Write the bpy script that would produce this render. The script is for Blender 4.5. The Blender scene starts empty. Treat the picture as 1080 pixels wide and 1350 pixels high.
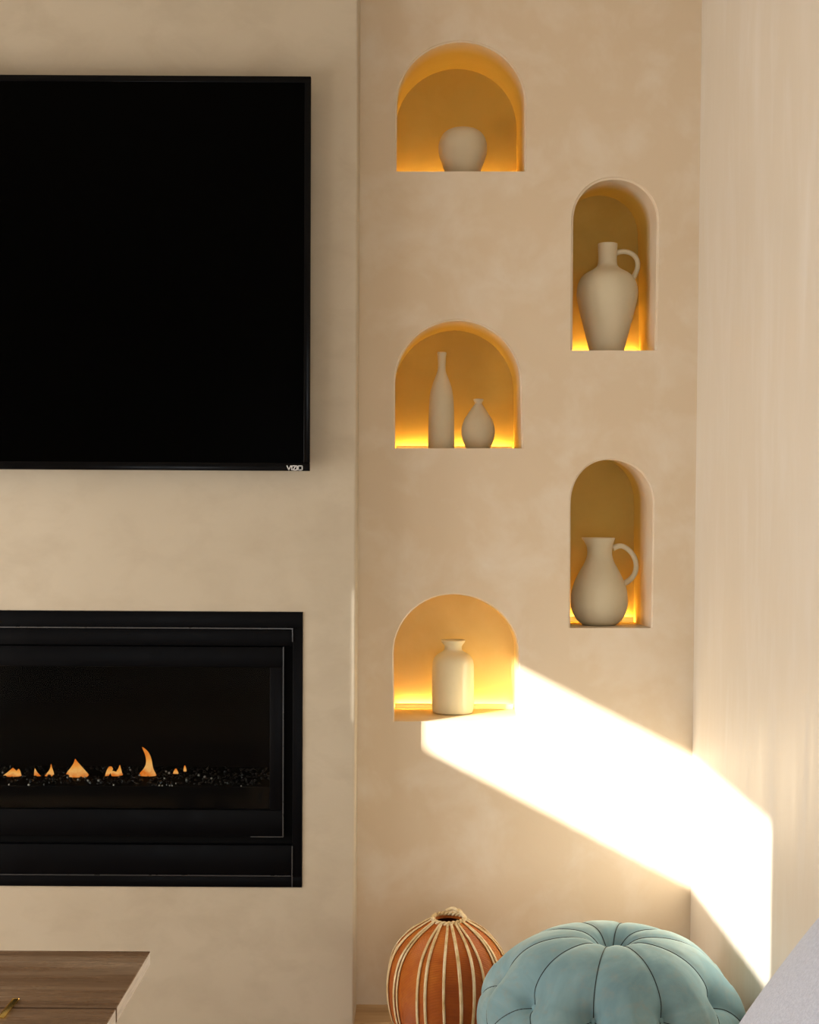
import bpy, bmesh, math, random
from mathutils import Vector, Matrix, noise
from mathutils.geometry import tessellate_polygon
random.seed(7)
S = bpy.context.scene
COL = S.collection
PI = math.pi

# ---------------------------------------------------------------- camera
F = 1900.0                       # focal length in pixels of the 1080x1350 frame
CAM = Vector((0, 0, 1.229))
PITCH, ROLL = 0.036, 0.0055
VPY = 683.0
# the horizon sits at cam-space height tan(PITCH); it must land on pixel row VPY
SHIFT_Y = (F * math.tan(PITCH) - (675 - VPY)) / 1350.0
cd = bpy.data.cameras.new('camera'); cam = bpy.data.objects.new('camera', cd); COL.objects.link(cam)
cd.sensor_fit = 'VERTICAL'; cd.sensor_height = 24.0; cd.lens = F / 1350.0 * 24.0
cd.shift_y = SHIFT_Y; cd.clip_start = 0.05
fwd = Vector((0, math.cos(PITCH), -math.sin(PITCH))); up0 = Vector((0, math.sin(PITCH), math.cos(PITCH))); rt0 = Vector((1, 0, 0))
UPV = up0 * math.cos(ROLL) - rt0 * math.sin(ROLL)
RTV = rt0 * math.cos(ROLL) + up0 * math.sin(ROLL)
cam.matrix_world = Matrix(((RTV.x, UPV.x, -fwd.x, CAM.x), (RTV.y, UPV.y, -fwd.y, CAM.y), (RTV.z, UPV.z, -fwd.z, CAM.z), (0, 0, 0, 1)))
S.camera = cam

def ray(u, v):
    return (RTV * ((u - 540) / F) + UPV * ((675 - v) / F + SHIFT_Y * 1350 / F) + fwd)
def PY(u, v, Y):                 # the point on the plane y = Y
    r = ray(u, v); return CAM + r * (Y / r.y)
def PZ(u, v, Z):
    r = ray(u, v); return CAM + r * ((Z - CAM.z) / r.z)

# ---------------------------------------------------------------- light and exposure
S.view_settings.view_transform = 'Standard'; S.view_settings.look = 'None'
S.view_settings.gamma = 1.0; S.view_settings.use_curve_mapping = False
S.view_settings.exposure = 0.0
W = bpy.data.worlds.new('world'); S.world = W; W.use_nodes = True
W.node_tree.nodes['Background'].inputs['Color'].default_value = (0.75, 0.86, 1.0, 1)
W.node_tree.nodes['Background'].inputs['Strength'].default_value = 1.0
SUN_DIR = Vector((1.06, 1.0, -0.541)).normalized()
sd = bpy.data.lights.new('sun', 'SUN'); sun = bpy.data.objects.new('sun', sd); COL.objects.link(sun)
sd.energy = 20.0; sd.angle = math.radians(0.55); sd.color = (1.0, 0.95, 0.85)
sun.rotation_euler = SUN_DIR.to_track_quat('-Z', 'Y').to_euler()
def area(name, loc, direction, sx, sz, power, col, spread=180):
    l = bpy.data.lights.new(name, 'AREA'); l.shape = 'RECTANGLE'; l.size = sx; l.size_y = sz; l.energy = power; l.color = col
    l.spread = math.radians(spread)
    o = bpy.data.objects.new(name, l); COL.objects.link(o); o.location = loc
    o.rotation_euler = Vector(direction).to_track_quat('-Z', 'Y').to_euler(); return o
XL, XR, YB, YF, ZC = -2.6, None, 3.6, -3.2, 2.75
area('window_daylight', (XL + .03, 2.3, 0.9), (1, 0, -0.0), 1.4, 1.5, 47, (1.0, 0.95, 0.87))      # tall window in the left wall
area('rear_fill', (-0.15, YF + .05, 0.65), (0, 1, 0), 1.3, 1.2, 26, (0.84, 0.93, 1.0))  # added soft fill from behind the camera, no door there
area('low_left_fill', (XL + .03, 0.2, 0.45), (1, 0, 0), 1.7, 0.75, 31, (1.0, 0.95, 0.87))   # added unseen fill that brightens the lower back wall

# ---------------------------------------------------------------- material helpers
def new_mat(name, base, rough=.6, spec=.5, metallic=0.0):
    m = bpy.data.materials.new(name); m.use_nodes = True
    b = m.node_tree.nodes['Principled BSDF']
    b.inputs['Base Color'].default_value = (*base, 1); b.inputs['Roughness'].default_value = rough
    b.inputs['Metallic'].default_value = metallic; b.inputs['Specular IOR Level'].default_value = spec
    return m, m.node_tree, b
def coords(nt, scale=(1, 1, 1)):
    t = nt.nodes.new('ShaderNodeTexCoord'); mp = nt.nodes.new('ShaderNodeMapping'); mp.inputs['Scale'].default_value = scale
    nt.links.new(t.outputs['Object'], mp.inputs['Vector']); return mp.outputs['Vector']
def noise_n(nt, vec, scale, detail=4, rough=.5, dist=0.0):
    n = nt.nodes.new('ShaderNodeTexNoise'); n.inputs['Scale'].default_value = scale; n.inputs['Detail'].default_value = detail
    n.inputs['Roughness'].default_value = rough; n.inputs['Distortion'].default_value = dist
    nt.links.new(vec, n.inputs['Vector']); return n.outputs['Fac']
def ramp(nt, fac, stops):
    r = nt.nodes.new('ShaderNodeValToRGB'); e = r.color_ramp.elements
    e[0].position, e[0].color = stops[0][0], (*stops[0][1], 1); e[1].position, e[1].color = stops[-1][0], (*stops[-1][1], 1)
    for p, c in stops[1:-1]:
        x = e.new(p); x.color = (*c, 1)
    nt.links.new(fac, r.inputs['Fac']); return r.outputs['Color']
def mixc(nt, fac, a, b, mode='MIX'):
    m = nt.nodes.new('ShaderNodeMix'); m.data_type = 'RGBA'; m.blend_type = mode
    if isinstance(fac, float): m.inputs['Factor'].default_value = fac
    else: nt.links.new(fac, m.inputs['Factor'])
    for s, x in ((m.inputs['A'], a), (m.inputs['B'], b)):
        if isinstance(x, tuple): s.default_value = (*x, 1)
        else: nt.links.new(x, s)
    return m.outputs['Result']
def mapr(nt, fac, a, b, c, d):
    m = nt.nodes.new('ShaderNodeMapRange'); nt.links.new(fac, m.inputs['Value'])
    for k, v in zip(('From Min', 'From Max', 'To Min', 'To Max'), (a, b, c, d)): m.inputs[k].default_value = v
    return m.outputs['Result']
def bump(nt, b, h, strength, dist=.01):
    n = nt.nodes.new('ShaderNodeBump'); n.inputs['Strength'].default_value = strength; n.inputs['Distance'].default_value = dist
    nt.links.new(h, n.inputs['Height']); nt.links.new(n.outputs['Normal'], b.inputs['Normal'])

def plaster(name, c1, c2, c3, stretch, big=1.6, rough=(.42, .62), bstr=.12, led_glow=None):
    m, nt, b = new_mat(name, c1, .5, .25)
    v = coords(nt, stretch)
    n1 = noise_n(nt, v, big, 5, .55, .6); n2 = noise_n(nt, v, big * 4.3, 4, .6, .3); n3 = noise_n(nt, v, big * 26, 3, .6)
    c = mixc(nt, mapr(nt, n1, .35, .65, 0, 1), c1, c2)
    c = mixc(nt, mapr(nt, n2, .46, .74, 0, 1), c, c3)
    if led_glow:      # amber strip glow put into the inner niche colour, fading out towards its mouth
        y0, y1, g1, g2 = led_glow
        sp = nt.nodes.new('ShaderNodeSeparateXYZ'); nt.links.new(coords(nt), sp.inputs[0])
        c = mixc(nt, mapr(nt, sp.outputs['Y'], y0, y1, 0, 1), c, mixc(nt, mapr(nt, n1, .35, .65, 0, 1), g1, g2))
    nt.links.new(c, b.inputs['Base Color'])
    nt.links.new(mapr(nt, n2, .3, .7, rough[0], rough[1]), b.inputs['Roughness'])
    h = nt.nodes.new('ShaderNodeMath'); h.operation = 'ADD'
    nt.links.new(n2, h.inputs[0]); nt.links.new(mapr(nt, n3, 0, 1, 0, .25), h.inputs[1])
    bump(nt, b, h.outputs[0], bstr, .01)
    return m

M = {}
M['plaster_back'] = plaster('warm_plaster', (.72, .595, .44), (.74, .62, .47), (.79, .70, .58), (1, 1, 1))
M['plaster_glow'] = plaster('amber_glow_niche_plaster', (.55, .385, .085), (.59, .425, .10), (.63, .47, .13), (1, 1, 1))  # deep amber of the strip lighting painted into the niche backs
M['plaster_sun_bounce'] = plaster('sun_bounce_niche_plaster', (.66, .50, .22), (.69, .54, .25), (.72, .58, .29), (1, 1, 1))  # lighter amber, bounced sun painted in, for the lowest left niche
M['plaster_side'] = plaster('side_plaster', (.71, .645, .55), (.73, .67, .58), (.77, .72, .65), (1, 1, .22), 2.6, (.38, .55), .1)
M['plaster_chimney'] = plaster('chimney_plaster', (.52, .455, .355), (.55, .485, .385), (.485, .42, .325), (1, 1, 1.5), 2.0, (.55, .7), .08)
M['ceiling'] = plaster('ceiling_plaster', (.74, .66, .55), (.76, .68, .57), (.78, .70, .6), (1, 1, 1))
M['soot'], *_ = new_mat('firebox_black', (.0035, .0035, .0038), .8, .05)
def satin_black(name, col, rough, nscale=30):
    m, nt, b = new_mat(name, col, rough, .5)
    v = coords(nt); n = noise_n(nt, v, nscale, 3)
    nt.links.new(mapr(nt, n, .3, .7, rough - .06, rough + .08), b.inputs['Roughness']); return m
M['black_metal'] = satin_black('satin_black_steel', (.0018, .002, .003), .38)
M['edge_highlight'] = satin_black('highlight_edge_steel', (.05, .05, .052), .3)  # paler steel, standing in for highlight lines along the bevelled edges
for k_, s_ in (('black_metal', .07), ('edge_highlight', .5)): M[k_].node_tree.nodes['Principled BSDF'].inputs['Specular IOR Level'].default_value = s_
M['tv_bezel'] = satin_black('gloss_black_bezel', (.003, .003, .0035), .18)
M['tv_bezel'].node_tree.nodes['Principled BSDF'].inputs['Specular IOR Level'].default_value = .07
M['tv_screen'], *_ = new_mat('black_screen', (.0004, .0004, .0004), .25, .02)
M['tv_screen'].node_tree.nodes['Principled BSDF'].inputs['Specular IOR Level'].default_value = .02
M['logo'], *_ = new_mat('logo_silver', (.62, .62, .62), .35, .5, .3)

def ceramic(name, c1, c2):
    m, nt, b = new_mat(name, c1, .85, .25)
    v = coords(nt); n1 = noise_n(nt, v, 9, 4, .6); n2 = noise_n(nt, v, 160, 3, .6)
    nt.links.new(mixc(nt, mapr(nt, n1, .3, .7, 0, 1), c1, c2), b.inputs['Base Color'])
    bump(nt, b, n2, .25, .001); return m
M['ceramic'] = ceramic('matte_cream_ceramic', (.64, .57, .41), (.68, .61, .46))
M['ceramic_white'] = ceramic('matte_white_ceramic', (.70, .65, .46), (.74, .69, .51))
m = bpy.data.materials.new('frosted_acrylic'); m.use_nodes = True; nt = m.node_tree
tl_ = nt.nodes.new('ShaderNodeBsdfTranslucent'); tl_.inputs['Color'].default_value = (.75, .68, .5, 1)
mx = nt.nodes.new('ShaderNodeMixShader'); mx.inputs['Fac'].default_value = .25
nt.nodes['Principled BSDF'].inputs['Base Color'].default_value = (.75, .68, .52, 1)
nt.links.new(nt.nodes['Principled BSDF'].outputs[0], mx.inputs[1]); nt.links.new(tl_.outputs[0], mx.inputs[2]); nt.links.new(mx.outputs[0], nt.nodes['Material Output'].inputs['Surface'])
M['alu'] = m
def emit(name, col, strength):
    m = bpy.data.materials.new(name); m.use_nodes = True; nt = m.node_tree
    nt.nodes.remove(nt.nodes['Principled BSDF']); e = nt.nodes.new('ShaderNodeEmission')
    e.inputs['Color'].default_value = (*col, 1); e.inputs['Strength'].default_value = strength
    nt.links.new(e.outputs[0], nt.nodes['Material Output'].inputs['Surface']); return m
M['led'] = emit('warm_led_diffuser', (1.0, .58, .17), 50.0)

# ---------------------------------------------------------------- object helpers
def obj(name, bm, mat, parent=None, smooth=None, kind=None):
    me = bpy.data.meshes.new(name); bm.normal_update(); bm.to_mesh(me); bm.free()
    for m in (mat if isinstance(mat, (list, tuple)) else [mat]): me.materials.append(m)
    o = bpy.data.objects.new(name, me); COL.objects.link(o)
    if parent is not None: o.parent = parent
    if smooth is not None:
        me.shade_smooth()
        if smooth < 180:
            b2 = bmesh.new(); b2.from_mesh(me)
            for e in b2.edges:
                if len(e.link_faces) == 2 and e.calc_face_angle(0) > math.radians(smooth): e.smooth = False
            b2.to_mesh(me); b2.free()
    if kind: o['kind'] = kind
    return o
def thing(name, label, cat, loc=(0, 0, 0), group=None):
    o = bpy.data.objects.new(name, None); COL.objects.link(o); o.location = loc; o.empty_display_size = .05
    o['label'] = label; o['category'] = cat
    if group: o['group'] = group
    return o
def box(bm, x0, x1, y0, y1, z0, z1, bev=0.0, seg=2, mi=0):
    vs = [bm.verts.new(p) for p in ((x0,y0,z0),(x1,y0,z0),(x1,y1,z0),(x0,y1,z0),(x0,y0,z1),(x1,y0,z1),(x1,y1,z1),(x0,y1,z1))]
    fs = [bm.faces.new([vs[i] for i in q]) for q in ((0,3,2,1),(4,5,6,7),(0,1,5,4),(1,2,6,5),(2,3,7,6),(3,0,4,7))]
    for f in fs: f.material_index = mi
    if bev > 0:
        es = list({e for f in fs for e in f.edges})
        bmesh.ops.bevel(bm, geom=es, offset=bev, segments=seg, profile=.5, affect='EDGES')
    return bm
def boxbm(*a, **k):
    return box(bmesh.new(), *a, **k)
def lathe(bm, prof, cx, cy, seg=64, cap0=True, cap1=True, mod=None):
    rings = []
    for r, z in prof:
        ring = []
        for i in range(seg):
            a = 2 * PI * i / seg; p = Vector((cx + r * math.cos(a), cy + r * math.sin(a), z))
            if mod: p = mod(p, a, r, z)
            ring.append(bm.verts.new(p))
        rings.append(ring)
    for a, b in zip(rings, rings[1:]):
        for i in range(seg):
            j = (i + 1) % seg; bm.faces.new((a[i], a[j], b[j], b[i]))
    if cap0: bm.faces.new(list(reversed(rings[0])))
    if cap1: bm.faces.new(rings[-1])
    bmesh.ops.recalc_face_normals(bm, faces=bm.faces)
    return bm
def tube(bm, pts, rad, seg=10, closed=False, flat=1.0, ref=None):
    n = len(pts); rings = []
    prev = None
    for i, p in enumerate(pts):
        if closed: t = (pts[(i + 1) % n] - pts[i - 1]).normalized()
        else: t = (pts[min(i + 1, n - 1)] - pts[max(i - 1, 0)]).normalized()
        if ref is not None: nrm = ref(p)
        else: nrm = prev if prev is not None else (Vector((0, 1, 0)) if abs(t.y) < .9 else Vector((1, 0, 0)))
        nrm = (nrm - t * nrm.dot(t)).normalized(); prev = nrm
        bn = t.cross(nrm)
        r = rad(i / (n - 1)) if callable(rad) else rad
        rings.append([bm.verts.new(p + (nrm * math.cos(2*PI*k/seg) * flat + bn * math.sin(2*PI*k/seg)) * r) for k in range(seg)])
    m = n if closed else n - 1
    for i in range(m):
        a, b = rings[i], rings[(i + 1) % n]
        for k in range(seg):
            j = (k + 1) % seg; bm.faces.new((a[k], a[j], b[j], b[k]))
    if not closed:
        bm.faces.new(list(reversed(rings[0]))); bm.faces.new(rings[-1])
    bmesh.ops.recalc_face_normals(bm, faces=bm.faces)
    return bm
def crom(pts, n=8):
    P = [pts[0]] + list(pts) + [pts[-1]]; out = []
    for i in range(1, len(P) - 2):
        for k in range(n):
            t = k / n; a, b, c, d = P[i-1], P[i], P[i+1], P[i+2]
            out.append(.5 * ((2*b) + (c-a)*t + (2*a-5*b+4*c-d)*t*t + (3*b-3*c+d-a)*t**3))
    out.append(P[-2]); return out

# ---------------------------------------------------------------- room shell
XR = PY(917, 683, YB).x          # the right-hand wall
YC = 3.445                       # face of the chimney breast
XC = PY(469.5, 683, YC).x        # its right-hand corner
XCL = -2.1
DN = YB / .94                    # back of the niches
def wall_quad_with_holes(bm, outer, holes, to3):
    loops = [outer] + holes
    flat = [p for l in loops for p in l]
    tris = tessellate_polygon([[Vector((p[0], p[1], 0)) for p in l] for l in loops])
    vs = [bm.verts.new(to3(p)) for p in flat]
    for t in tris:
        try: bm.faces.new([vs[i] for i in t])
        except ValueError: pass
    idx = len(outer); rings = []
    for h in holes:
        rings.append(vs[idx:idx + len(h)]); idx += len(h)
    return vs, rings

def arch(u0b, u0t, u1b, u1t, vb, vs_, va, ua, Y, n=26, pw=2.0):
    """arched outline in the plane y=Y: left/right edges at base and springing, base row, spring row, apex"""
    out = []
    for k in range(9): t = k / 8; out.append((u0b + (u0t - u0b) * t, vb + (vs_ - vb) * t))
    for k in range(1, n):
        a = PI * k / n; c, s = math.cos(a), math.sin(a)
        du = (u0t - ua) if c > 0 else (u1t - ua)
        out.append((ua + du * abs(c) ** (2 / pw), vs_ + (va - vs_) * abs(s) ** (2 / pw)))
    for k in range(9): t = k / 8; out.append((u1t + (u1b - u1t) * t, vs_ + (vb - vs_) * t))
    return [(lambda q: (q.x, q.z))(PY(u, v, Y)) for u, v in out]

NICHES = [   # (front outline, back outline, lip radius)
    dict(f=(521, 521.5, 694, 694, 226, 136, 53, 608), b=(521.8, 522.5, 681, 681, 253, 168, 91, 603), lip=.004, pw=2.0, gl=(.0, .09)),
    dict(f=(519, 519, 690.5, 688, 591, 505, 420.5, 603), b=(520, 520, 677, 677, 596, 515, 436, 599), lip=.004, pw=2.0, gl=(.02, .14)),
    dict(f=(518.5, 517.5, 684.5, 686, 951, 862, 782, 597), b=(519, 518.5, 678, 678, 934, 855, 782.5, 593), lip=.003, pw=2.0, gl=(.02, .16)),
    dict(f=(752, 753, 867, 870, 462, 293, 233, 809), b=(739, 740, 843, 841, 473, 312, 258, 790), lip=.006, pw=2.1, gl=(.07, .13)),
    dict(f=(750, 750.5, 861, 863.5, 828, 665, 604, 803), b=(738, 739, 836, 836, 820, 663, 605, 787), lip=.004, pw=2.1, gl=(.13, .16)),
]
bmw = bmesh.new(); hol = []
for N in NICHES:
    N['front'] = arch(*N['f'], YB, pw=N['pw']); N['back'] = arch(*N['b'], DN, pw=N['pw']); hol.append(N['front'])
vs, rings = wall_quad_with_holes(bmw, [(XC - .02, 0), (XR + .15, 0), (XR + .15, ZC), (XC - .02, ZC)], hol, lambda p: Vector((p[0], YB, p[1])))
for f in bmw.faces:
    if f.normal.y > 0: pass
bmesh.ops.recalc_face_normals(bmw, faces=bmw.faces)
for f in bmw.faces:
    f.normal_update()
    if f.normal.y > 0: f.normal_flip()
wall_back = obj('wall_back', bmw, M['plaster_back'], kind='structure')

def lerp2(a, b, t): return (a[0] + (b[0]-a[0])*t, a[1] + (b[1]-a[1])*t)
def inset(poly, d, cz):   # toward the centroid for the lip
    cx = sum(p[0] for p in poly) / len(poly)
    return poly
for N in NICHES:
    bm = bmesh.new(); f, b = N['front'], N['back']; n = len(f); lip = N['lip']
    depth = DN - YB; secs = []
    # lip: quarter round from the wall face into the tapering reveal
    steps = 6
    nor = []
    for i in range(n):
        p0, p1 = f[max(i-1, 0)], f[min(i+1, n-1)]
        tx, tz = p1[0]-p0[0], p1[1]-p0[1]; L = math.hypot(tx, tz) or 1
        nor.append((tz / L, -tx / L))     # inward for a loop running up the left side and over to the right
    for k in range(steps + 1):
        a = (PI / 2) * k / steps; ins = lip * (1 - math.cos(a)); dy = lip * math.sin(a)
        row = []
        for i in range(n):
            t = dy / depth; q = lerp2(f[i], b[i], t); bott = 0
            nx, nz = nor[i]
            w = 1.0
            if i == 0 or i == n - 1: nx, nz = (1 if i == 0 else -1), 0
            row.append((q[0] + nx * ins * 1.0, YB + dy, q[1] + nz * ins))
        secs.append(row)
    last = [(p[0], p[2]) for p in secs[-1]]
    for k in range(1, 9):
        t = k / 8; y = YB + lip + (depth - lip) * t
        secs.append([(lerp2(last[i], b[i], t)[0], y, lerp2(last[i], b[i], t)[1]) for i in range(n)])
    rows = [[bm.verts.new(p) for p in r] for r in secs]
    for r0, r1 in zip(rows, rows[1:]):
        for i in range(n - 1): bm.faces.new((r0[i], r0[i+1], r1[i+1], r1[i]))
        bm.faces.new((r0[n-1], r0[0], r1[0], r1[n-1]))      # the shelf of the niche
    bm.faces.new(rows[-1]).material_index = 1
    bmesh.ops.recalc_face_normals(bm, faces=bm.faces)
    back = bm.faces[:][-1]
    back.normal_update()
    if back.normal.y > 0: bmesh.ops.reverse_faces(bm, faces=bm.faces)
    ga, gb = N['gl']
    gm = plaster('glow_tinted_niche_plaster', (.72, .595, .44), (.74, .62, .47), (.79, .70, .58), (1, 1, 1), led_glow=(YB + ga, YB + gb) + (((.66, .50, .22), (.69, .54, .25)) if N is NICHES[2] else ((.55, .385, .085), (.62, .46, .12))))  # strip glow painted into the reveal, paler where sun bounces in
    N['obj'] = obj('niche', bm, [gm, M['plaster_sun_bounce' if N is NICHES[2] else 'plaster_glow']], wall_back, smooth=35)
    N['zf'] = (f[0][1] + f[-1][1]) / 2; N['zb'] = (b[0][1] + b[-1][1]) / 2
    N['x0b'] = b[0][0]; N['x1b'] = b[-1][0]
def shelf_z(N, y): return N['zf'] + (N['zb'] - N['zf']) * (y - YB) / (DN - YB)

# right wall, floor, ceiling, rear wall, left wall
def struct(name, bm, mat, smooth=None): return obj(name, bm, mat, kind='structure', smooth=smooth)
struct('wall_right', boxbm(XR, XR + .15, YF, YB, 0, ZC), M['plaster_side'])
def wood(name, c1, c2, c3, along=0, scale=1.0, rough=.45, planks=None):
    m, nt, b = new_mat(name, c1, rough, .4)
    st = [9, 9, 9]; st[along] = .8
    v = coords(nt, tuple(s * scale for s in st)); n1 = noise_n(nt, v, 1.6, 6, .6, .8); n2 = noise_n(nt, v, 9, 4, .6)
    c = ramp(nt, n1, [(.25, c1), (.5, c2), (.75, c3)])
    c = mixc(nt, mapr(nt, n2, .45, .7, 0, .35), c, tuple(x * .45 for x in c1))
    nt.links.new(c, b.inputs['Base Color']); nt.links.new(mapr(nt, n2, .3, .7, rough - .1, rough + .1), b.inputs['Roughness'])
    bump(nt, b, n2, .15, .002); return m
M['floor'] = wood('honey_oak_floor', (.42, .27, .13), (.50, .33, .17), (.56, .38, .21), 0, .6)
bm = bmesh.new()
for i in range(50):
    y0 = YF + i * .142
    if y0 > YB: break
    box(bm, XL - .1, XR + .1, y0, min(y0 + .140, YB + .1), -.03, 0, .0012, 1)
box(bm, XL - .1, XR + .1, YF, YB + .1, -.05, -.012)
struct('floor', bm, M['floor'])
struct('ceiling', boxbm(XL - .2, XR + .2, YF - .2, YB + .3, ZC, ZC + .12), M['ceiling'])
# solid rear wall (behind the camera)
struct('wall_rear', boxbm(XL - .15, XR + .15, YF - .15, YF, 0, ZC), M['ceiling'])
# left wall with a high slot window, from where the sunbeam comes
def back_to_left(p):
    t = (XL - p.x) / SUN_DIR.x; return p + SUN_DIR * t
a_top = back_to_left(PY(800, 943, YB)); a_bot = back_to_left(PY(800, 1108, YB))
yv = back_to_left(Vector((XR, 0, 0)) * 0 + (CAM + ray(1014, 1200) * (XR / ray(1014, 1200).x)))
SY0, SY1, SZ0, SZ1 = yv.y, back_to_left(Vector((XC + .009, YC, 0))).y, a_bot.z, a_top.z
print('slot', SY0, SY1, SZ0, SZ1, 'XR', XR, 'XC', XC)
bm = bmesh.new()
loops = [(YF, 0), (YB + .15, 0), (YB + .15, ZC), (YF, ZC)]
hole = [(SY0, SZ0), (SY1, SZ0), (SY1, SZ1), (SY0, SZ1)]
_, rr = wall_quad_with_holes(bm, loops, [hole], lambda p: Vector((XL, p[0], p[1])))
struct('wall_left', bm, M['ceiling'])
# chimney breast, hollow where the fireplace is let in
FB = dict(r=PY(399, 987, YC).x, t=PY(200, 805.5, YC).z, b=PY(200, 1169, YC).z); FB['l'] = FB['r'] - 1.55; FB['y'] = YC + .36
bm = bmesh.new(); e = .004
hole = [(FB['l'], FB['b']), (FB['r'], FB['b']), (FB['r'], FB['t']), (FB['l'], FB['t'])]
rc = .006
_, rr = wall_quad_with_holes(bm, [(XCL, 0), (XC - rc, 0), (XC - rc, ZC), (XCL, ZC)], [hole], lambda p: Vector((p[0], YC, p[1])))
ring = rr[0]; inner = [bm.verts.new((v.co.x, FB['y'], v.co.z)) for v in ring]
for i in range(4):
    j = (i + 1) % 4; bm.faces.new((ring[i], ring[j], inner[j], inner[i]))
pr = [(XC - rc + rc * math.sin(a), YC + rc - rc * math.cos(a)) for a in [PI/2*k/6 for k in range(7)]] + [(XC, YB + .05)]
for (x0, y0), (x1, y1) in zip(pr, pr[1:]):
    a = [bm.verts.new(q) for q in ((x0, y0, 0), (x1, y1, 0), (x1, y1, ZC), (x0, y0, ZC))]; bm.faces.new(a)
bm.faces.new([bm.verts.new(q) for q in ((XCL, YC, 0), (XCL, YC, ZC), (XCL, YB + .05, ZC), (XCL, YB + .05, 0))])
bmesh.ops.remove_doubles(bm, verts=bm.verts, dist=1e-5)
bmesh.ops.recalc_face_normals(bm, faces=bm.faces)
struct('chimney_breast', bm, M['plaster_chimney'], smooth=40).name = 'wall_chimney'
struct('wall_alcove', boxbm(XL - .1, XC - .25, YB + .3, YB + .4, 0, ZC), M['ceiling'])

# ---------------------------------------------------------------- television
YT = YC - .062
tr, tt, tb = PY(409.3, 360, YT).x, PY(330, 100, YT).z, PY(300, 620.3, YT).z
th = tt - tb; tw = th * 1.765; tl = tr - tw
tv = thing('television', 'large black flat-screen television hung on the chimney wall above the fireplace', 'television', ((tl + tr) / 2, YC, tb))
def rel(parent, o): o.matrix_parent_inverse = Matrix.Translation(-parent.location); return o
def part(name, bm, mat, parent, smooth=None, label=None, kind=None):
    o = obj(name, bm, mat, parent, smooth, kind); 
    p = parent; off = Vector((0, 0, 0))
    while p is not None: off += p.location; p = p.parent
    if parent.parent is None: o.matrix_parent_inverse = Matrix.Translation(-parent.location)
    else: o.matrix_parent_inverse = Matrix.Identity(4)
    if label: o['label'] = label
    return o
bz = .015; bzb = .019
part('housing', boxbm(tl + .01, tr - .01, YT + .012, YT + .04, tb + .01, tt - .01, .006), M['black_metal'], tv, 40)
bm = bmesh.new()
box(bm, tl, tr, YT, YT + .014, tt - bz, tt, .0015, 2); box(bm, tl, tr, YT, YT + .014, tb, tb + bzb, .0015, 2)
box(bm, tl, tl + bz, YT, YT + .014, tb + bzb, tt - bz, .0015, 2); box(bm, tr - bz, tr, YT, YT + .014, tb + bzb, tt - bz, .0015, 2)
part('bezel', bm, M['tv_bezel'], tv, 40)
part('screen', boxbm(tl + bz - .002, tr - bz + .002, YT + .004, YT + .01, tb + bzb - .002, tt - bz + .002), M['tv_screen'], tv)
part('wall_bracket', boxbm((tl+tr)/2 - .2, (tl+tr)/2 + .2, YT + .038, YC - .003, tb + .25, tb + .65, .003), M['black_metal'], tv, 40)
# the maker's name in small silver capitals at the right end of the lower bezel
def strokes(bm, x, z, h, y, polys, w):
    for pl in polys:
        for (ax, az), (bx, bz_) in zip(pl, pl[1:]):
            A = Vector((x + ax * h, 0, z + az * h)); B = Vector((x + bx * h, 0, z + bz_ * h)); d = (B - A)
            L = d.length; d.normalize(); nn = Vector((-d.z, 0, d.x)) * w / 2; A2 = A - d * w * .35; B2 = B + d * w * .35
            q = [A2 + nn, B2 + nn, B2 - nn, A2 - nn]
            lo = [bm.verts.new((p.x, y, p.z)) for p in q]; hi = [bm.verts.new((p.x, y - .0006, p.z)) for p in q]
            bm.faces.new(hi); bm.faces.new(list(reversed(lo)))
            for i in range(4): j = (i+1) % 4; bm.faces.new((lo[i], lo[j], hi[j], hi[i]))
    bmesh.ops.recalc_face_normals(bm, faces=bm.faces)
lx0, lx1 = PY(378.5, 617, YT).x, PY(398.5, 617, YT).x; lz = PY(388, 619.6, YT).z; lh = PY(388, 614.2, YT).z - lz
u = (lx1 - lx0) / lh / 6.2
G = [[[(0, 1), (.5*u*1.5, 0), (1.5*u, 1)]], [[(1.95*u, 0), (1.95*u, 1)]], [[(2.4*u, 1), (3.6*u, 1), (2.4*u, 0), (3.65*u, 0)]], [[(4.05*u, 0), (4.05*u, 1)]],
     [[(4.55*u, .12), (4.55*u, .88), (4.75*u, 1), (6.0*u, 1), (6.2*u, .88), (6.2*u, .12), (6.0*u, 0), (4.75*u, 0), (4.55*u, .12)]]]
bm = bmesh.new()
for g in G: strokes(bm, lx0, lz, lh, YT, g, lh * .26)
part('maker_lettering', bm, M['logo'], tv, label='small silver maker lettering')

# ---------------------------------------------------------------- fireplace
fp = thing('gas_fireplace', 'black linear gas fireplace with low flames set in the chimney wall below the television', 'fireplace', ((FB['l'] + FB['r']) / 2, YC, FB['b']))
def X(u, Y=YC): return PY(u, 980, Y).x
def Z(v, Y=YC): return PY(250, v, Y).z
l, r, t, b = FB['l'] + .001, FB['r'] - .001, FB['t'] - .001, FB['b'] + .001
cxm = (l + r) / 2
def mir(x): return 2 * cxm - x
xi = X(386)      # inner edge of the outer surround
def ringf(bm, l0, r0, t0, b0, l1, r1, t1, b1, y0, y1, bev=.001):
    box(bm, l0, r0, y0, y1, t1, t0, bev, 2); box(bm, l0, r0, y0, y1, b0, b1, bev, 2)
    box(bm, l0, l1, y0, y1, b1, t1, bev, 2); box(bm, r1, r0, y0, y1, b1, t1, bev, 2)
bm = bmesh.new(); zt1, zb1 = Z(828), Z(1155)
ringf(bm, l, r, t, b, mir(xi), xi, zt1, zb1, YC - .004, YC + .02, .0012)
sf = part('surround_frame', bm, M['black_metal'], fp, 40)
bm = bmesh.new()
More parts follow.
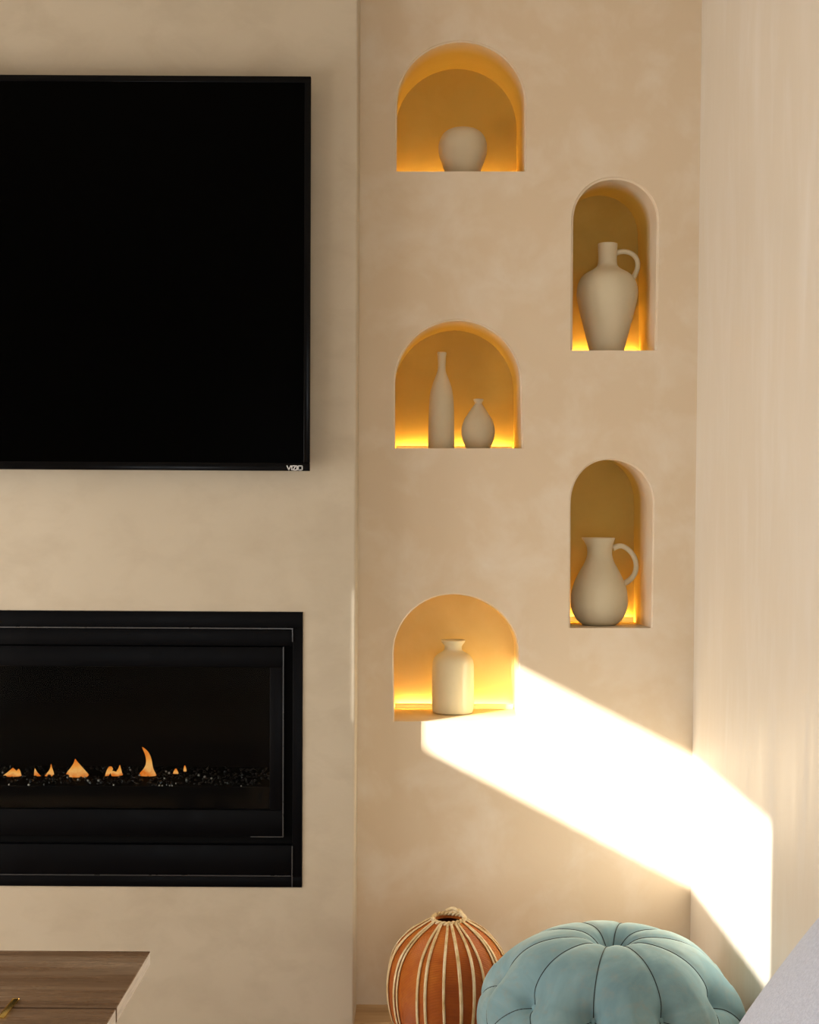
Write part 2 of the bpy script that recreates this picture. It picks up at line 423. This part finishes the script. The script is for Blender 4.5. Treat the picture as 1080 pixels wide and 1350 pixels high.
box(bm, mir(xi), xi, YC - .007, YC - .0035, zt1 - .001, zt1 + .0016); box(bm, xi - .0018, xi + .0005, YC - .0075, YC + .012, Z(845), zt1 + .001)
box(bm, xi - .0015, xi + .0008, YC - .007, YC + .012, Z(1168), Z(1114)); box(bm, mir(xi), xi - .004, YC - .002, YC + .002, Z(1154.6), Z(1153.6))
part('highlight_strip', bm, M['edge_highlight'], sf, label='thin pale strip painting the highlight on the surround edge')
# canopy lip and lower access panel
part('canopy', boxbm(mir(xi), xi, YC + .004, YC + .05, Z(851), zt1, .002), M['black_metal'], fp, 40)
part('access_panel', boxbm(mir(xi) + .002, xi - .002, YC + .001, YC + .03, zb1, Z(1114), .0015), M['black_metal'], fp, 40)
xg, xg2 = X(373), X(355); zgt, zgb, zgt2, zgb2 = Z(853), Z(1104), Z(880), Z(1069)
bm = bmesh.new(); ringf(bm, mir(xg), xg, zgt, zgb, mir(xg2), xg2, zgt2, zgb2, YC + .012, YC + .03, .0015)
gf = part('glass_frame', bm, M['black_metal'], fp, 40)
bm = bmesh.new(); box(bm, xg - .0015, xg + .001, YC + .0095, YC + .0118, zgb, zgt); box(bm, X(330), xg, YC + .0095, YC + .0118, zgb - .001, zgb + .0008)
part('frame_highlight', bm, M['edge_highlight'], gf, label='thin pale strip painting the highlight on the glass frame edge')
bm = bmesh.new(); ringf(bm, l, r, Z(828), Z(1155), mir(xg) , xg, zgt + .001, zgb - .001, YC + .022, YC + .034, 0)
part('backing_frame', bm, M['soot'], fp)
# glass
m = bpy.data.materials.new('clear_glass'); m.use_nodes = True; nt = m.node_tree; nt.nodes.remove(nt.nodes['Principled BSDF'])
tr_ = nt.nodes.new('ShaderNodeBsdfTransparent'); tr_.inputs['Color'].default_value = (.80, .82, .82, 1)
gl = nt.nodes.new('ShaderNodeBsdfGlossy'); gl.inputs['Roughness'].default_value = .06
mx = nt.nodes.new('ShaderNodeMixShader'); mx.inputs['Fac'].default_value = .008
nt.links.new(tr_.outputs[0], mx.inputs[1]); nt.links.new(gl.outputs[0], mx.inputs[2]); nt.links.new(mx.outputs[0], nt.nodes['Material Output'].inputs['Surface'])
M['glass'] = m
part('glass_pane', boxbm(mir(xg2), xg2, YC + .020, YC + .024, zgb2, zgt2), M['glass'], gf)
yb0, yb1 = YC + .034, FB['y'] - .004
bm = bmesh.new()
box(bm, l, r, yb1 - .004, yb1, b, t); box(bm, l, r, yb0, yb1, b, b + .004); box(bm, l, r, yb0, yb1, t - .004, t)
box(bm, l, l + .004, yb0, yb1, b, t); box(bm, r - .004, r, yb0, yb1, b, t)
part('firebox_lining', bm, M['soot'], fp)
YFL = YC + .15; zbed = PY(150, 1021, YFL).z
part('burner_tray', boxbm(l + .03, r - .03, YC + .045, yb1 - .03, zbed - .09, zbed - .009, .003), M['soot'], fp)
m, nt, bb = new_mat('dark_fire_glass', (.008, .009, .010), .2, .3); M['fireglass'] = m
bm = bmesh.new(); rnd = random.Random(3)
for i in range(1500):
    x = rnd.uniform(l + .04, r - .04); y = rnd.uniform(YC + .05, yb1 - .06); s = rnd.uniform(.0025, .0062)
    g = bmesh.ops.create_icosphere(bm, subdivisions=1, radius=s, matrix=Matrix.Translation((x, y, zbed - .007 + rnd.uniform(-.002, .004))) @ Matrix.Rotation(rnd.uniform(0, 6), 4, Vector((rnd.random(), rnd.random(), rnd.random() + .1)).normalized()) @ Matrix.Diagonal((1, rnd.uniform(.6, 1.2), rnd.uniform(.6, 1.2), 1)))
part('fire_glass', bm, M['fireglass'], fp, kind='stuff', label='dark crushed fire glass around the burner')
# brighter crystals that glint beside the flames
m, nt, bb = new_mat('pale_crystal', (.45, .43, .40), .15, .8); M['crystal'] = m
bm = bmesh.new()
for (u_, v_) in [(3.5,1018.5),(89,1025),(103,1028),(112,1025),(116,1029),(130,1029),(184,1022),(12,1045),(38,1049),(210,1038),(214,1051),(219,1017),(224,1050),(227,1046),(217,1026),(232,1033),(270,1024),(279,1026),(318,1046),(150,1035),(262,1022),(246,1028),(223,1019),(172,1015)]:
    p = PZ(u_, v_, zbed + .001)
    yy = min(max(p.y, YC + .047), yb1 - .03); p = PY(u_, v_, yy) if p.y != yy else p
    p.z = max(min(p.z, zbed + .004), zbed - .008)
    s = rnd.uniform(.0020, .0036)
    bmesh.ops.create_icosphere(bm, subdivisions=1, radius=s, matrix=Matrix.Translation(p))
part('crystals', bm, M['crystal'], fp, label='pale glinting crystals on the burner', kind='stuff')
# flames
m = bpy.data.materials.new('gas_flame'); m.use_nodes = True; nt = m.node_tree; nt.nodes.remove(nt.nodes['Principled BSDF'])
tc = nt.nodes.new('ShaderNodeTexCoord'); sp = nt.nodes.new('ShaderNodeSeparateXYZ'); nt.links.new(tc.outputs['Generated'], sp.inputs[0])
v = coords(nt); n1 = noise_n(nt, v, 60, 2)
ad = nt.nodes.new('ShaderNodeMath'); ad.operation = 'ADD'; nt.links.new(sp.outputs['Z'], ad.inputs[0]); nt.links.new(mapr(nt, n1, .2, .8, -.25, .25), ad.inputs[1])
cr = ramp(nt, ad.outputs[0], [(0.0, (.8, .18, .015)), (.3, (1.0, .50, .14)), (.6, (1.0, .40, .07)), (1.0, (.9, .2, .015))])
em = nt.nodes.new('ShaderNodeEmission'); nt.links.new(cr, em.inputs['Color']); em.inputs['Strength'].default_value = 1.25
tb_ = nt.nodes.new('ShaderNodeBsdfTransparent'); mx = nt.nodes.new('ShaderNodeMixShader'); mx.inputs['Fac'].default_value = .72
nt.links.new(tb_.outputs[0], mx.inputs[1]); nt.links.new(em.outputs[0], mx.inputs[2]); nt.links.new(mx.outputs[0], nt.nodes['Material Output'].inputs['Surface'])
M['flame'] = m
def flame_bm(lobes):
    bm = bmesh.new()
    for rows in lobes:   # rows: (v, uL, uR) from base to tip
        rs = crom([Vector(q) for q in rows], 5); rings = []
        for q in rs:
            a, c = PY(q.y, q.x, YFL), PY(q.z, q.x, YFL); hw = max(abs(c.x - a.x) / 2, .0003); mid = (a + c) / 2; hy = min(hw * .6, .012)
            rings.append([bm.verts.new((mid.x + hw * math.cos(2*PI*k/12), mid.y + hy * math.sin(2*PI*k/12), mid.z)) for k in range(12)])
        for A, B in zip(rings, rings[1:]):
            for k in range(12): j = (k+1) % 12; bm.faces.new((A[k], A[j], B[j], B[k]))
        bm.faces.new(list(reversed(rings[0]))); bm.faces.new(rings[-1])
    bmesh.ops.recalc_face_normals(bm, faces=bm.faces); return bm
FL = [
    [[(1023, 4, 28), (1021, 6, 28), (1018, 10, 23), (1015, 13.5, 20.5), (1012.5, 16.5, 17.5)], [(1022.5, 16, 28), (1019, 19, 27.5), (1016, 22, 26.5), (1013.5, 24.3, 25)]],
    [[(1023, 45, 54), (1020, 45, 51), (1017, 45.2, 48.6), (1013, 45.8, 46.4)], [(1023, 59, 71.5), (1019, 62, 71), (1015, 65, 69.8), (1011, 66.5, 68.5), (1007, 67.2, 67.6)]],
    [[(1024, 91, 115), (1021.5, 87.5, 117), (1018, 88.5, 114.5), (1013, 92.5, 110), (1008, 96, 105.5), (1004, 97.8, 102), (1000.5, 98.8, 99.6)]],
    [[(1023, 138.5, 143), (1019, 139.5, 146), (1014, 141.5, 149), (1010.5, 144, 147)], [(1023, 147, 157), (1019.5, 146, 157.5), (1016.5, 145.5, 150)], [(1022, 152, 162), (1017, 153.5, 160.5), (1013, 156, 159.5), (1008.5, 157.6, 158.3)]],
    [[(1022.5, 184, 206.5), (1019, 184.5, 205), (1014, 189, 202.5), (1008, 192, 201), (1002, 192.5, 200), (996, 191.5, 198), (990, 189.3, 194.5), (985, 187.2, 188.4)]],
    [[(1020, 228, 235.5), (1017, 229, 234.5), (1013.5, 231, 233)]],
    [[(1017, 242, 246), (1013, 242.2, 245.5), (1009, 243.2, 244)]],
]
for lobes in FL: part('flame', flame_bm(lobes), M['flame'], fp, 180)

# ---------------------------------------------------------------- light strips at the back of the niches
LAB = ['hidden light strip at the back of the topmost left niche behind the round vase',
       'thin light strip at the back of the niche with the tall bottle vase',
       'thin light strip behind the white jar in the lowest left niche',
       'hidden light strip behind the tall slim jug in the upper right niche',
       'thin light strip behind the wide pitcher in the lower right niche']
for N, lab in zip(NICHES, LAB):
    y1 = DN - .004; y0 = y1 - .014; z = shelf_z(N, y0) + .0008; x0, x1 = N['x0b'] + .004, N['x1b'] - .004
    o = thing('light_strip', lab, 'light strip', ((x0 + x1) / 2, y0, z), 'light strips in the wall niches')
    bm = bmesh.new(); box(bm, x0, x1, y0, y0 + .003, z, z + .0145, .0008, 2); box(bm, x0, x1, y0 + .003, y1, z, z + .002)
    part('strip_profile', bm, M['alu'], o, 40)
    part('diffuser', boxbm(x0 + .002, x1 - .002, y0 + .0032, y1 - .002, z + .002, z + .009, .001), M['led'], o, label='glowing warm diffuser')

# ---------------------------------------------------------------- vases
def vase_prof(prof_px, cu, Yc, N, hollow=True, wall=.004, nsub=6):
    k = Yc / F
    z0 = shelf_z(N, Yc) + .0005
    pts = [(hw * k, PY(cu, v, Yc).z) for hw, v in prof_px]
    # settle the foot on the shelf
    pts = [(r, z) for r, z in pts]
    dz_bot = z0 - pts[-1][1]
    zt = pts[0][1]; zb = pts[-1][1]
    pts = [(r, z + dz_bot * (zt - z) / (zt - zb)) for r, z in pts]
    pv = crom([Vector((r, z, 0)) for r, z in pts], nsub)
    out = [(q.x, q.y) for q in pv]
    out.reverse()            # foot to rim
    if hollow:
        rt, ztp = out[-1]
        inner = [(rt - wall * .25, ztp + .0008), (rt - wall * .7, ztp + .0002), (rt - wall, ztp - .002)]
        for r, z in reversed(out):
            if z < ztp - .002 and z > z0 + .012 and (ztp - z) < .08: inner.append((max(r - wall, .002), z))
        out = out + inner
    return out
def make_vase(name, label, prof, cu, Yc, N, mat, seg=72, hollow=True, mod=None):
    x = PY(cu, prof[-1][1], Yc).x; pr = vase_prof(prof, cu, Yc, N, hollow)
    o = thing(name, label, name.replace('_', ' ').split()[-1], (x, Yc, pr[0][1]), 'pale ceramic vessels in the wall niches')
    bm = bmesh.new(); lathe(bm, pr, x, Yc, seg, True, True, mod)
    part('body', bm, mat, o, 60); return o, x
YV = YB + .115
N1, N2, N3, R1, R2 = NICHES
c = M['ceramic']
make_vase('round_vase', 'round cream globe vase alone in the topmost niche', [(8, 169.3), (11, 169.6), (19, 172), (26, 177), (30.5, 185), (31.8, 193), (31, 201), (28, 210), (24.5, 219), (21, 229), (19, 234)], 610, YV, N1, c, hollow=False)
make_vase('bottle_vase', 'tall slim cream bottle vase left of a small vase', [(5.6, 464.6), (6.2, 466), (5.6, 470), (5.1, 478), (5.2, 486), (6.4, 492), (8.8, 498), (11.8, 506), (14.3, 515), (15.9, 527), (16.7, 545), (17.1, 565), (17.4, 585), (17.2, 592)], 581.8, YV, N2, c)
make_vase('small_vase', 'small cream teardrop vase with tiny lip right of the tall bottle', [(6.6, 526.4), (6.5, 528), (4.9, 531), (5.4, 533.5), (8.8, 538), (13.5, 545), (18.5, 553), (21.5, 562), (22, 569), (20.6, 578), (17, 587), (14, 592)], 630.4, YV, N2, c)
make_vase('jar_vase', 'white jar vase with flared neck in the lowest left niche', [(15.4, 843.6), (15.9, 845), (14.6, 847.5), (12.2, 850.5), (11.4, 853.5), (12, 857), (15.5, 860), (21, 863.5), (25.5, 869), (27.4, 877), (27.9, 895), (27.8, 915), (27.5, 932), (26.5, 940), (24.5, 941.5)], 597, YB + .152, N3, M['ceramic_white'])
o, x = make_vase('tall_jug', 'tall slim cream jug with narrow neck and looped handle in the upper right niche', [(12.6, 321.6), (12.8, 323), (12.3, 335), (12.3, 345), (13.5, 351), (19, 356), (27, 360.5), (33.5, 366), (38, 374.5), (40, 386), (39, 397), (36, 411), (32, 427), (28, 443), (24, 459), (22, 469)], 799.8, YB + .11, R1, c)
Yj = YB + .11
hp = [PY(u_, v_, Yj) for u_, v_ in ((811, 334.5), (816, 332.5), (824, 331.8), (833, 334.5), (839.5, 341.5), (841, 351), (838, 360.5), (833.5, 369))]
part('handle', tube(bmesh.new(), crom(hp, 6), lambda t: .0062 + .0012 * abs(2*t - 1) ** 3, 14), c, o, 180)
def spout(p, a, r, z):
    k = max(0, min(1, (z - zsp) / .035)) ** 1.5; w = max(0, -math.cos(a)) ** 6
    return p + Vector((-.014 * k * w, 0, 0.0))
zsp = PY(790, 722, Yj).z
o, x = make_vase('pitcher', 'wide-bellied cream pitcher with spout and big handle in the lower right niche', [(19.5, 709), (19.8, 710.5), (18, 716), (16.6, 723), (16.4, 731), (18.5, 739), (22.5, 747), (28, 757), (33, 768), (36.3, 779), (37.4, 790), (36.8, 801), (33.5, 811), (28, 819), (22, 823.5), (20, 824)], 789.8, Yj, R2, M['ceramic'], mod=spout)
hp = [PY(u_, v_, Yj) for u_, v_ in ((808, 723), (815, 720), (822, 720.5), (830, 726), (836.5, 735), (839, 746), (837, 756), (831, 764), (822, 770))]
part('handle', tube(bmesh.new(), crom(hp, 6), lambda t: .0066 + .0012 * abs(2*t - 1) ** 3, 14), M['ceramic'], o, 180)

# ---------------------------------------------------------------- rattan-bound jar on the floor
YJ = 3.33
jx = PY(590.5, 1300, YJ).x
m, nt, bb = new_mat('lacquered_cane_weave', (.30, .07, .015), .4, .35)
v = coords(nt); n1 = noise_n(nt, v, 8, 4, .6)
sp = nt.nodes.new('ShaderNodeSeparateXYZ'); nt.links.new(v, sp.inputs[0])
wv = nt.nodes.new('ShaderNodeTexWave'); wv.wave_type = 'BANDS'; wv.bands_direction = 'Z'; wv.inputs['Scale'].default_value = 140; wv.inputs['Distortion'].default_value = 1.2; nt.links.new(v, wv.inputs['Vector'])
cc = ramp(nt, n1, [(.25, (.30, .055, .005)), (.5, (.50, .12, .010)), (.75, (.66, .22, .025))])
cc = mixc(nt, mapr(nt, wv.outputs['Fac'], 0, .5, .35, 0), cc, (.12, .03, .008))
nt.links.new(cc, bb.inputs['Base Color']); bump(nt, bb, wv.outputs['Fac'], .6, .0015)
M['lacquer'] = m
m, nt, bb = new_mat('pale_rattan', (.62, .43, .2), .5, .4)
v = coords(nt, (1, 1, .5)); n1 = noise_n(nt, v, 38, 4, .65)
nt.links.new(ramp(nt, n1, [(.25, (.36, .22, .08)), (.42, (.66, .48, .24)), (.65, (.84, .70, .46))]), bb.inputs['Base Color']); bump(nt, bb, n1, .3, .002)
M['rattan'] = m
jar = thing('rattan_bound_jar', 'round orange-brown jar bound in pale rattan strips standing left of the pouf', 'jar', (jx, YJ, 0))
kk = YJ / F
jp = [(22, 1212), (24, 1213.5), (34, 1219), (47, 1227), (60, 1238.5), (70, 1252), (76.5, 1269), (79.5, 1288), (79.8, 1305), (77.5, 1325), (72, 1345)]
jpts = [(hw * kk, PY(590, v_, YJ).z) for hw, v_ in jp]
jpts += [(.108, .028), (.088, .008), (.075, .0005)]
jc = crom([Vector((r_, z_, 0)) for r_, z_ in jpts], 6)
jprof = [(q.x, q.y) for q in jc]
ztop = jprof[0][1]
full = list(reversed(jprof)) + [(jprof[0][0] - .004, ztop), (jprof[0][0] - .005, ztop - .006)] + [(max(r_ - .006, .02), z_) for r_, z_ in jprof[8:42]]
part('body', lathe(bmesh.new(), full, jx, YJ, 96, True, True), M['lacquer'], jar, 60)
def jr(z):
    for (r0, z0), (r1, z1) in zip(jprof, jprof[1:]):
        if z1 <= z <= z0: return r0 + (r1 - r0) * (z0 - z) / (z0 - z1 + 1e-9)
    return jprof[0][0]
rnd = random.Random(11); NS = 26
for i in range(NS):
    a0 = 2 * PI * (i + rnd.uniform(-.2, .2)) / NS + (.09 if i % 2 else -.04); drift = rnd.uniform(-.10, .10); wb = rnd.uniform(0, 6)
    pts = []
    for k in range(30):
        s = k / 29; idx = s * (len(jprof) - 8); i0 = int(idx); q0, q1 = jprof[i0], jprof[min(i0+1, len(jprof)-1)]; fr = idx - i0
        r_ = q0[0] + (q1[0]-q0[0]) * fr; z_ = q0[1] + (q1[1]-q0[1]) * fr
        a = a0 + drift * math.sin(s * 2.4) + .012 * math.sin(wb + 7 * s)
        rr_ = r_ + .0026
        pts.append(Vector((jx + rr_ * math.cos(a), YJ + rr_ * math.sin(a), z_ + .001 * (1 - s))))
    w = rnd.uniform(.0028, .0039)
    part('rattan_strip', tube(bmesh.new(), pts, lambda t, w=w: w * (.8 + .3 * math.sin(t * PI)), 8, flat=.5, ref=lambda p: Vector((p.x - jx, p.y - YJ, .35 * (p.z - .12)))), M['rattan'], jar, 180)
# twisted rim
bm = bmesh.new(); R0 = jprof[0][0] - .001
for ph in (0, PI):
    pts = []
    for k in range(120):
        a = 2 * PI * k / 120; tw = 11 * a + ph; irr = .0015 * math.sin(3 * a + 1)
        pts.append(Vector((jx + (R0 + irr + .0024 * math.cos(tw)) * math.cos(a), YJ + (R0 + irr + .0024 * math.cos(tw)) * math.sin(a), ztop + .002 + .003 * math.sin(tw) + .002 * math.sin(a + .5))))
    tube(bm, pts, .0031, 8, closed=True)
part('twisted_rim', bm, M['rattan'], jar, 180)
bm = bmesh.new(); kp = [Vector((jx + .014, YJ + R0, ztop + .006)), Vector((jx + .026, YJ + R0 * .8, ztop + .013)), Vector((jx + .033, YJ + R0 * .35, ztop + .008)), Vector((jx + .041, YJ - .004, ztop + .001))]
tube(bm, crom(kp, 6), .0045, 8)
tube(bm, crom([Vector((jx - .005, YJ + R0, ztop + .009)), Vector((jx + .012, YJ + R0, ztop + .016)), Vector((jx + .026, YJ + R0 * .7, ztop + .010))], 6), .004, 8)
part('rim_knot', bm, M['rattan'], jar, 180)

# ---------------------------------------------------------------- tufted pouf
YP = 2.95; px_ = PY(805.5, 1300, YP).x; PR = .277; PH = .386
pouf = thing('tufted_pouf', 'round button-tufted pouf in dusty teal velvet below the niches', 'pouf', (px_, YP, 0))
m, nt, bb = new_mat('dusty_teal_velvet', (.12, .20, .20), .8, .2)
v = coords(nt); n1 = noise_n(nt, v, 5, 5, .6, .8); n2 = noise_n(nt, v, 45, 4, .65); n3 = noise_n(nt, v, 420, 2)
cc = ramp(nt, n1, [(.3, (.16, .29, .35)), (.5, (.235, .395, .46)), (.72, (.38, .52, .555))])
cc = mixc(nt, mapr(nt, n2, .5, .75, 0, .5), cc, (.30, .34, .32))
nt.links.new(cc, bb.inputs['Base Color'])
bb.inputs['Sheen Weight'].default_value = .55; bb.inputs['Sheen Roughness'].default_value = .35; bb.inputs['Sheen Tint'].default_value = (.75, .95, .90, 1)
bump(nt, bb, n3, .15, .001)
M['velvet'] = m
M['thread'], *_ = new_mat('dark_seam_piping', (.02, .03, .032), .7, .3)
NT = 10; TH0 = math.radians(-98 - 9)       # a seam points this way
zt_ring = .288; zmid = .195
EXP = 2.12
def base_pt(s, a):
    """s: 0 at the centre of the top, 1 at the equator, 2 at the centre of the underside; superellipse section"""
    ph = s * PI / 2
    r = abs(math.sin(ph)) ** (2 / EXP) * PR; z = zmid + (PH - zmid) * math.copysign(abs(math.cos(ph)) ** (2 / EXP), math.cos(ph))
    if z < zmid: z = zmid + (z - zmid) * (zmid / (PH - zmid))
    return r, z
# find the parameter where the base surface passes the tuft ring
s_t = min((abs(base_pt(k / 500, 0)[1] - zt_ring), k / 500) for k in range(100, 700))[1]
s_l = 2 - s_t
def disp(s, a):
    """inward displacement at (s, a)"""
    d = 0
    q = (a - TH0) / (2 * PI / NT); f_ = q - math.floor(q); dist = min(f_, 1 - f_)       # 0 on a seam, .5 between
    r, z = base_pt(s, a); arc = dist * 2 * PI / NT * max(r, .0001)
    if s <= s_t:
        g = math.exp(-(arc / .010) ** 2); bul = (1 - math.exp(-(arc / .035) ** 2))
        edge = min(1, s / .12)
        d += .0035 * g * edge - .0012 * bul
    elif s < s_l:
        # diamond seams: from a tuft (q integer at s_t) down to half-way points at mid height and on to the lower tufts
        tt_ = (s - s_t) / (s_l - s_t); pos = .5 * (1 - abs(2 * tt_ - 1))
        d1 = min(abs(f_ - pos), abs(f_ - (1 - pos)), abs(f_ + 1 - (1-pos)) if f_ < .5 else abs(f_ - 1 - pos)); arc2 = d1 * 2 * PI / NT * r * .75
        d += .006 * math.exp(-(arc2 / .009) ** 2) - .003 * (1 - math.exp(-(arc2 / .035) ** 2))
    else:
        g = math.exp(-(arc / .010) ** 2); d += .004 * g - .002 * (1 - g)
    # tufts
    for st, off in ((s_t, 0), (s_l, 0)):
        dz = (s - st) * .30; rr2 = (arc ** 2 + dz ** 2)
        d += .020 * math.exp(-rr2 / .020 ** 2) + .020 * math.exp(-rr2 / .055 ** 2)
    tt_ = (s - s_t) / (s_l - s_t)
    return d
def centre_dip(r): return .042 * math.exp(-(r / .035) ** 2) + .020 * math.exp(-(r / .10) ** 2)
def pouf_pt(s, a, lift=0.0):
    r, z = base_pt(s, a); r2, z2 = base_pt(s + .004, a); r1, z1 = base_pt(max(s - .004, .0005), a)
    tr_, tz_ = r2 - r1, z2 - z1; L = math.hypot(tr_, tz_) or 1; nr, nz = -tz_ / L, tr_ / L
    if s < 1: nz = abs(nz)
    nr = abs(nr) if s > .02 else 0
    d = disp(s, a) - lift
    z -= centre_dip(r) if s < 1 else 0
    w = .0016 * noise.noise(Vector((math.cos(a) * 2.2, math.sin(a) * 2.2, s * 4)))
    r -= nr * (d + w); z -= (nz if s < 1 else -abs(nz)) * (d + w)
    return Vector((px_ + max(r, 0) * math.cos(a), YP + max(r, 0) * math.sin(a), max(z, .001)))
bm = bmesh.new(); NA, NSR = 300, 130
rows = []
for k in range(1, NSR):
    s = 1.93 * (k / NSR) ** 1.0
    rows.append([bm.verts.new(pouf_pt(s, 2 * PI * i / NA)) for i in range(NA)])
c0 = bm.verts.new(Vector((px_, YP, base_pt(.001, 0)[1] - centre_dip(0) )))
for i in range(NA): bm.faces.new((c0, rows[0][i], rows[0][(i+1) % NA]))
for A, B in zip(rows, rows[1:]):
    for i in range(NA): j = (i+1) % NA; bm.faces.new((A[i], B[i], B[j], A[j]))
bm.faces.new(rows[-1])
bmesh.ops.recalc_face_normals(bm, faces=bm.faces)
part('cushion_body', bm, M['velvet'], pouf, 180)
for q in range(NT):
    a = TH0 + 2 * PI * q / NT
    pts = [pouf_pt(.05 + (s_t - .05) * k / 40, a, .0004) for k in range(41)]
    part('seam', tube(bmesh.new(), pts, .0009, 6), M['thread'], pouf, 180, label='thin dark seam running out from the centre button')
for q in range(NT):
    for sg in (1, -1):
        pts = []
        for k in range(21):
            tt_ = .5 * k / 20; s = s_t + (s_l - s_t) * tt_; pts.append(pouf_pt(s, TH0 + 2 * PI * (q + sg * tt_) / NT, .0004))
        part('side_seam', tube(bmesh.new(), pts, .0010, 6), M['thread'], pouf, 180)
def button(p, nrm, rad, par):
    bm = bmesh.new(); bmesh.ops.create_uvsphere(bm, u_segments=20, v_segments=12, radius=rad, matrix=Matrix.Translation(p) @ nrm.to_track_quat('Z', 'Y').to_matrix().to_4x4() @ Matrix.Diagonal((1, 1, .45, 1)))
    part('button', bm, M['velvet'], par, 180)
button(Vector((px_, YP, c0.co.z + .003 if False else base_pt(.001, 0)[1] - centre_dip(0) + .002)), Vector((0, 0, 1)), .011, pouf)
for q in range(NT):
    a = TH0 + 2 * PI * q / NT; p = pouf_pt(s_t, a); button(p, Vector((math.cos(a), math.sin(a), .6)).normalized(), .007, pouf)

# ---------------------------------------------------------------- coffee table
ZT = .42
A_ = PZ(193.5, 1254, ZT); B_ = PZ(158, 1330, ZT)
tx = (A_.x + B_.x) / 2; ty1 = A_.y; ty0 = B_.y
print('table', A_, B_)
m1 = wood('smoked_walnut', (.09, .05, .028), (.24, .155, .095), (.40, .31, .23), 0, .9, .30)
M['walnut'] = m1
M['endgrain'] = wood('pale_end_grain', (.86, .81, .77), (.91, .87, .83), (.94, .91, .88), 1, 2, .5)
M['brass'], *_ = new_mat('brass', (.78, .56, .16), .25, .5, 1.0)
ct = thing('coffee_table', 'dark walnut plank coffee table with pale cut ends in front of the fireplace', 'table', (tx - .6, ty1 - .45, 0))
xl = tx - 1.25; gap = .008
yb_ = ty1; 
for i in range(3):
    y1 = ty1 - i * (ty1 - ty0); y0 = y1 - (ty1 - ty0) + gap
    bm = boxbm(xl, tx, y0, y1, ZT - .026, ZT, .0012, 1)
    for f in bm.faces:
        if f.normal.x > .9 or f.calc_center_median().x > tx - 1e-4: f.material_index = 1
    part('plank', bm, [M['walnut'], M['endgrain']], ct)
gy = ty0 + gap / 2
bx = PZ(11, 1331, ZT).x
# brass staple bridging the gap between the planks
bm = boxbm(bx - .0055, bx + .0055, PZ(0, 1343, ZT).y, PZ(18, 1318, ZT).y, ZT, ZT + .0028, .0025, 3)
part('brass_staple', bm, M['brass'], ct, 40, label='small brass bar bridging the plank gap')
yend = ty1 - 3 * (ty1 - ty0)
for xx in (xl + .15, tx - .22): part('under_rail', boxbm(xx, xx + .05, yend + .06, ty1 - .06, ZT - .066, ZT - .0262, .003), M['walnut'], ct, 40)
for xx in (xl + .15, tx - .22):
    for yy in (yend + .08, ty1 - .13):
        part('leg', boxbm(xx, xx + .05, yy, yy + .05, 0, ZT - .066, .003), M['walnut'], ct, 40)

# ---------------------------------------------------------------- daybed along the right wall and its cushion
m, nt, bb = new_mat('pale_lavender_boucle', (.45, .5, .62), .9, .2)
v = coords(nt); n1 = noise_n(nt, v, 210, 4, .7); n2 = noise_n(nt, v, 30, 3)
nt.links.new(mixc(nt, mapr(nt, n1, .35, .65, 0, 1), (.50, .56, .72), (.64, .70, .86)), bb.inputs['Base Color']); bump(nt, bb, n1, .7, .003)
bb.inputs['Sheen Weight'].default_value = .3
M['boucle'] = m
m, nt, bb = new_mat('cream_linen', (.66, .61, .52), .9, .2); M['linen'] = m
db = thing('daybed', 'low cream daybed along the right-hand wall under the lavender cushion', 'sofa', (XR - .30, 1.3, 0))
part('base', boxbm(XR - .53, XR - .012, .5, 2.22, .06, .22, .01), M['walnut'], db, 40)
part('seat', boxbm(XR - .55, XR - .006, .48, 2.24, .221, .34, .03, 4), M['linen'], db, 60)
for xx in (XR - .5, XR - .09):
    for yy in (.56, 2.1): part('leg', boxbm(xx, xx + .05, yy, yy + .05, 0, .06), M['walnut'], db)
YQ = 2.17
e0, e1 = PY(994.5, 1350, YQ), PY(1073, 1247, YQ)
dirv = Vector((e1.x - e0.x, 0, e1.z - e0.z)).normalized()
zs = .34; start = e0 + dirv * ((zs + .02 - e0.z) / dirv.z); start.y = YQ
Lc = .46
nrm = Vector((-dirv.z, 0, dirv.x)); 
def pil(u_, v_, side):
    """u_ along -y (0..1), v_ up the slope (0..1); side +-1"""
    pu = 1 - abs(2*u_-1) ** 2.6; pv = 1 - abs(2*v_-1) ** 2.6
    h = .062 * (max(pu, 0) * max(pv, 0)) ** .5
    pinch = .012
    uu = u_ + (.5 - u_) * pinch * 4 * (v_ * (1 - v_)); vv = v_ + (.5 - v_) * pinch * 4 * (u_ * (1 - u_))
    return start + dirv * (vv * Lc) + Vector((0, -1, 0)) * (uu * Lc) + nrm * (side * h)
bm = bmesh.new(); n = 40; Gd = {}
for side in (1, -1):
    for i in range(n + 1):
        for j in range(n + 1):
            if side == -1 and (i in (0, n) or j in (0, n)): Gd[(side, i, j)] = Gd[(1, i, j)]; continue
            Gd[(side, i, j)] = bm.verts.new(pil(i / n, j / n, side))
    for i in range(n):
        for j in range(n): bm.faces.new((Gd[(side, i, j)], Gd[(side, i+1, j)], Gd[(side, i+1, j+1)], Gd[(side, i, j+1)]))
bmesh.ops.recalc_face_normals(bm, faces=bm.faces)
cu_ = thing('cushion', 'pale lavender woven cushion leaning on the right wall at the frame edge', 'cushion', tuple(start + Vector((.05, -.2, -.02))))
part('cover', bm, M['boucle'], cu_, 180)
edge = [pil(i / 30, 0, 1) for i in range(30)] + [pil(1, i / 30, 1) for i in range(30)] + [pil(1 - i / 30, 1, 1) for i in range(30)] + [pil(0, 1 - i / 30, 1) for i in range(30)]
part('piping', tube(bmesh.new(), edge, .004, 8, closed=True), M['boucle'], cu_, 180)
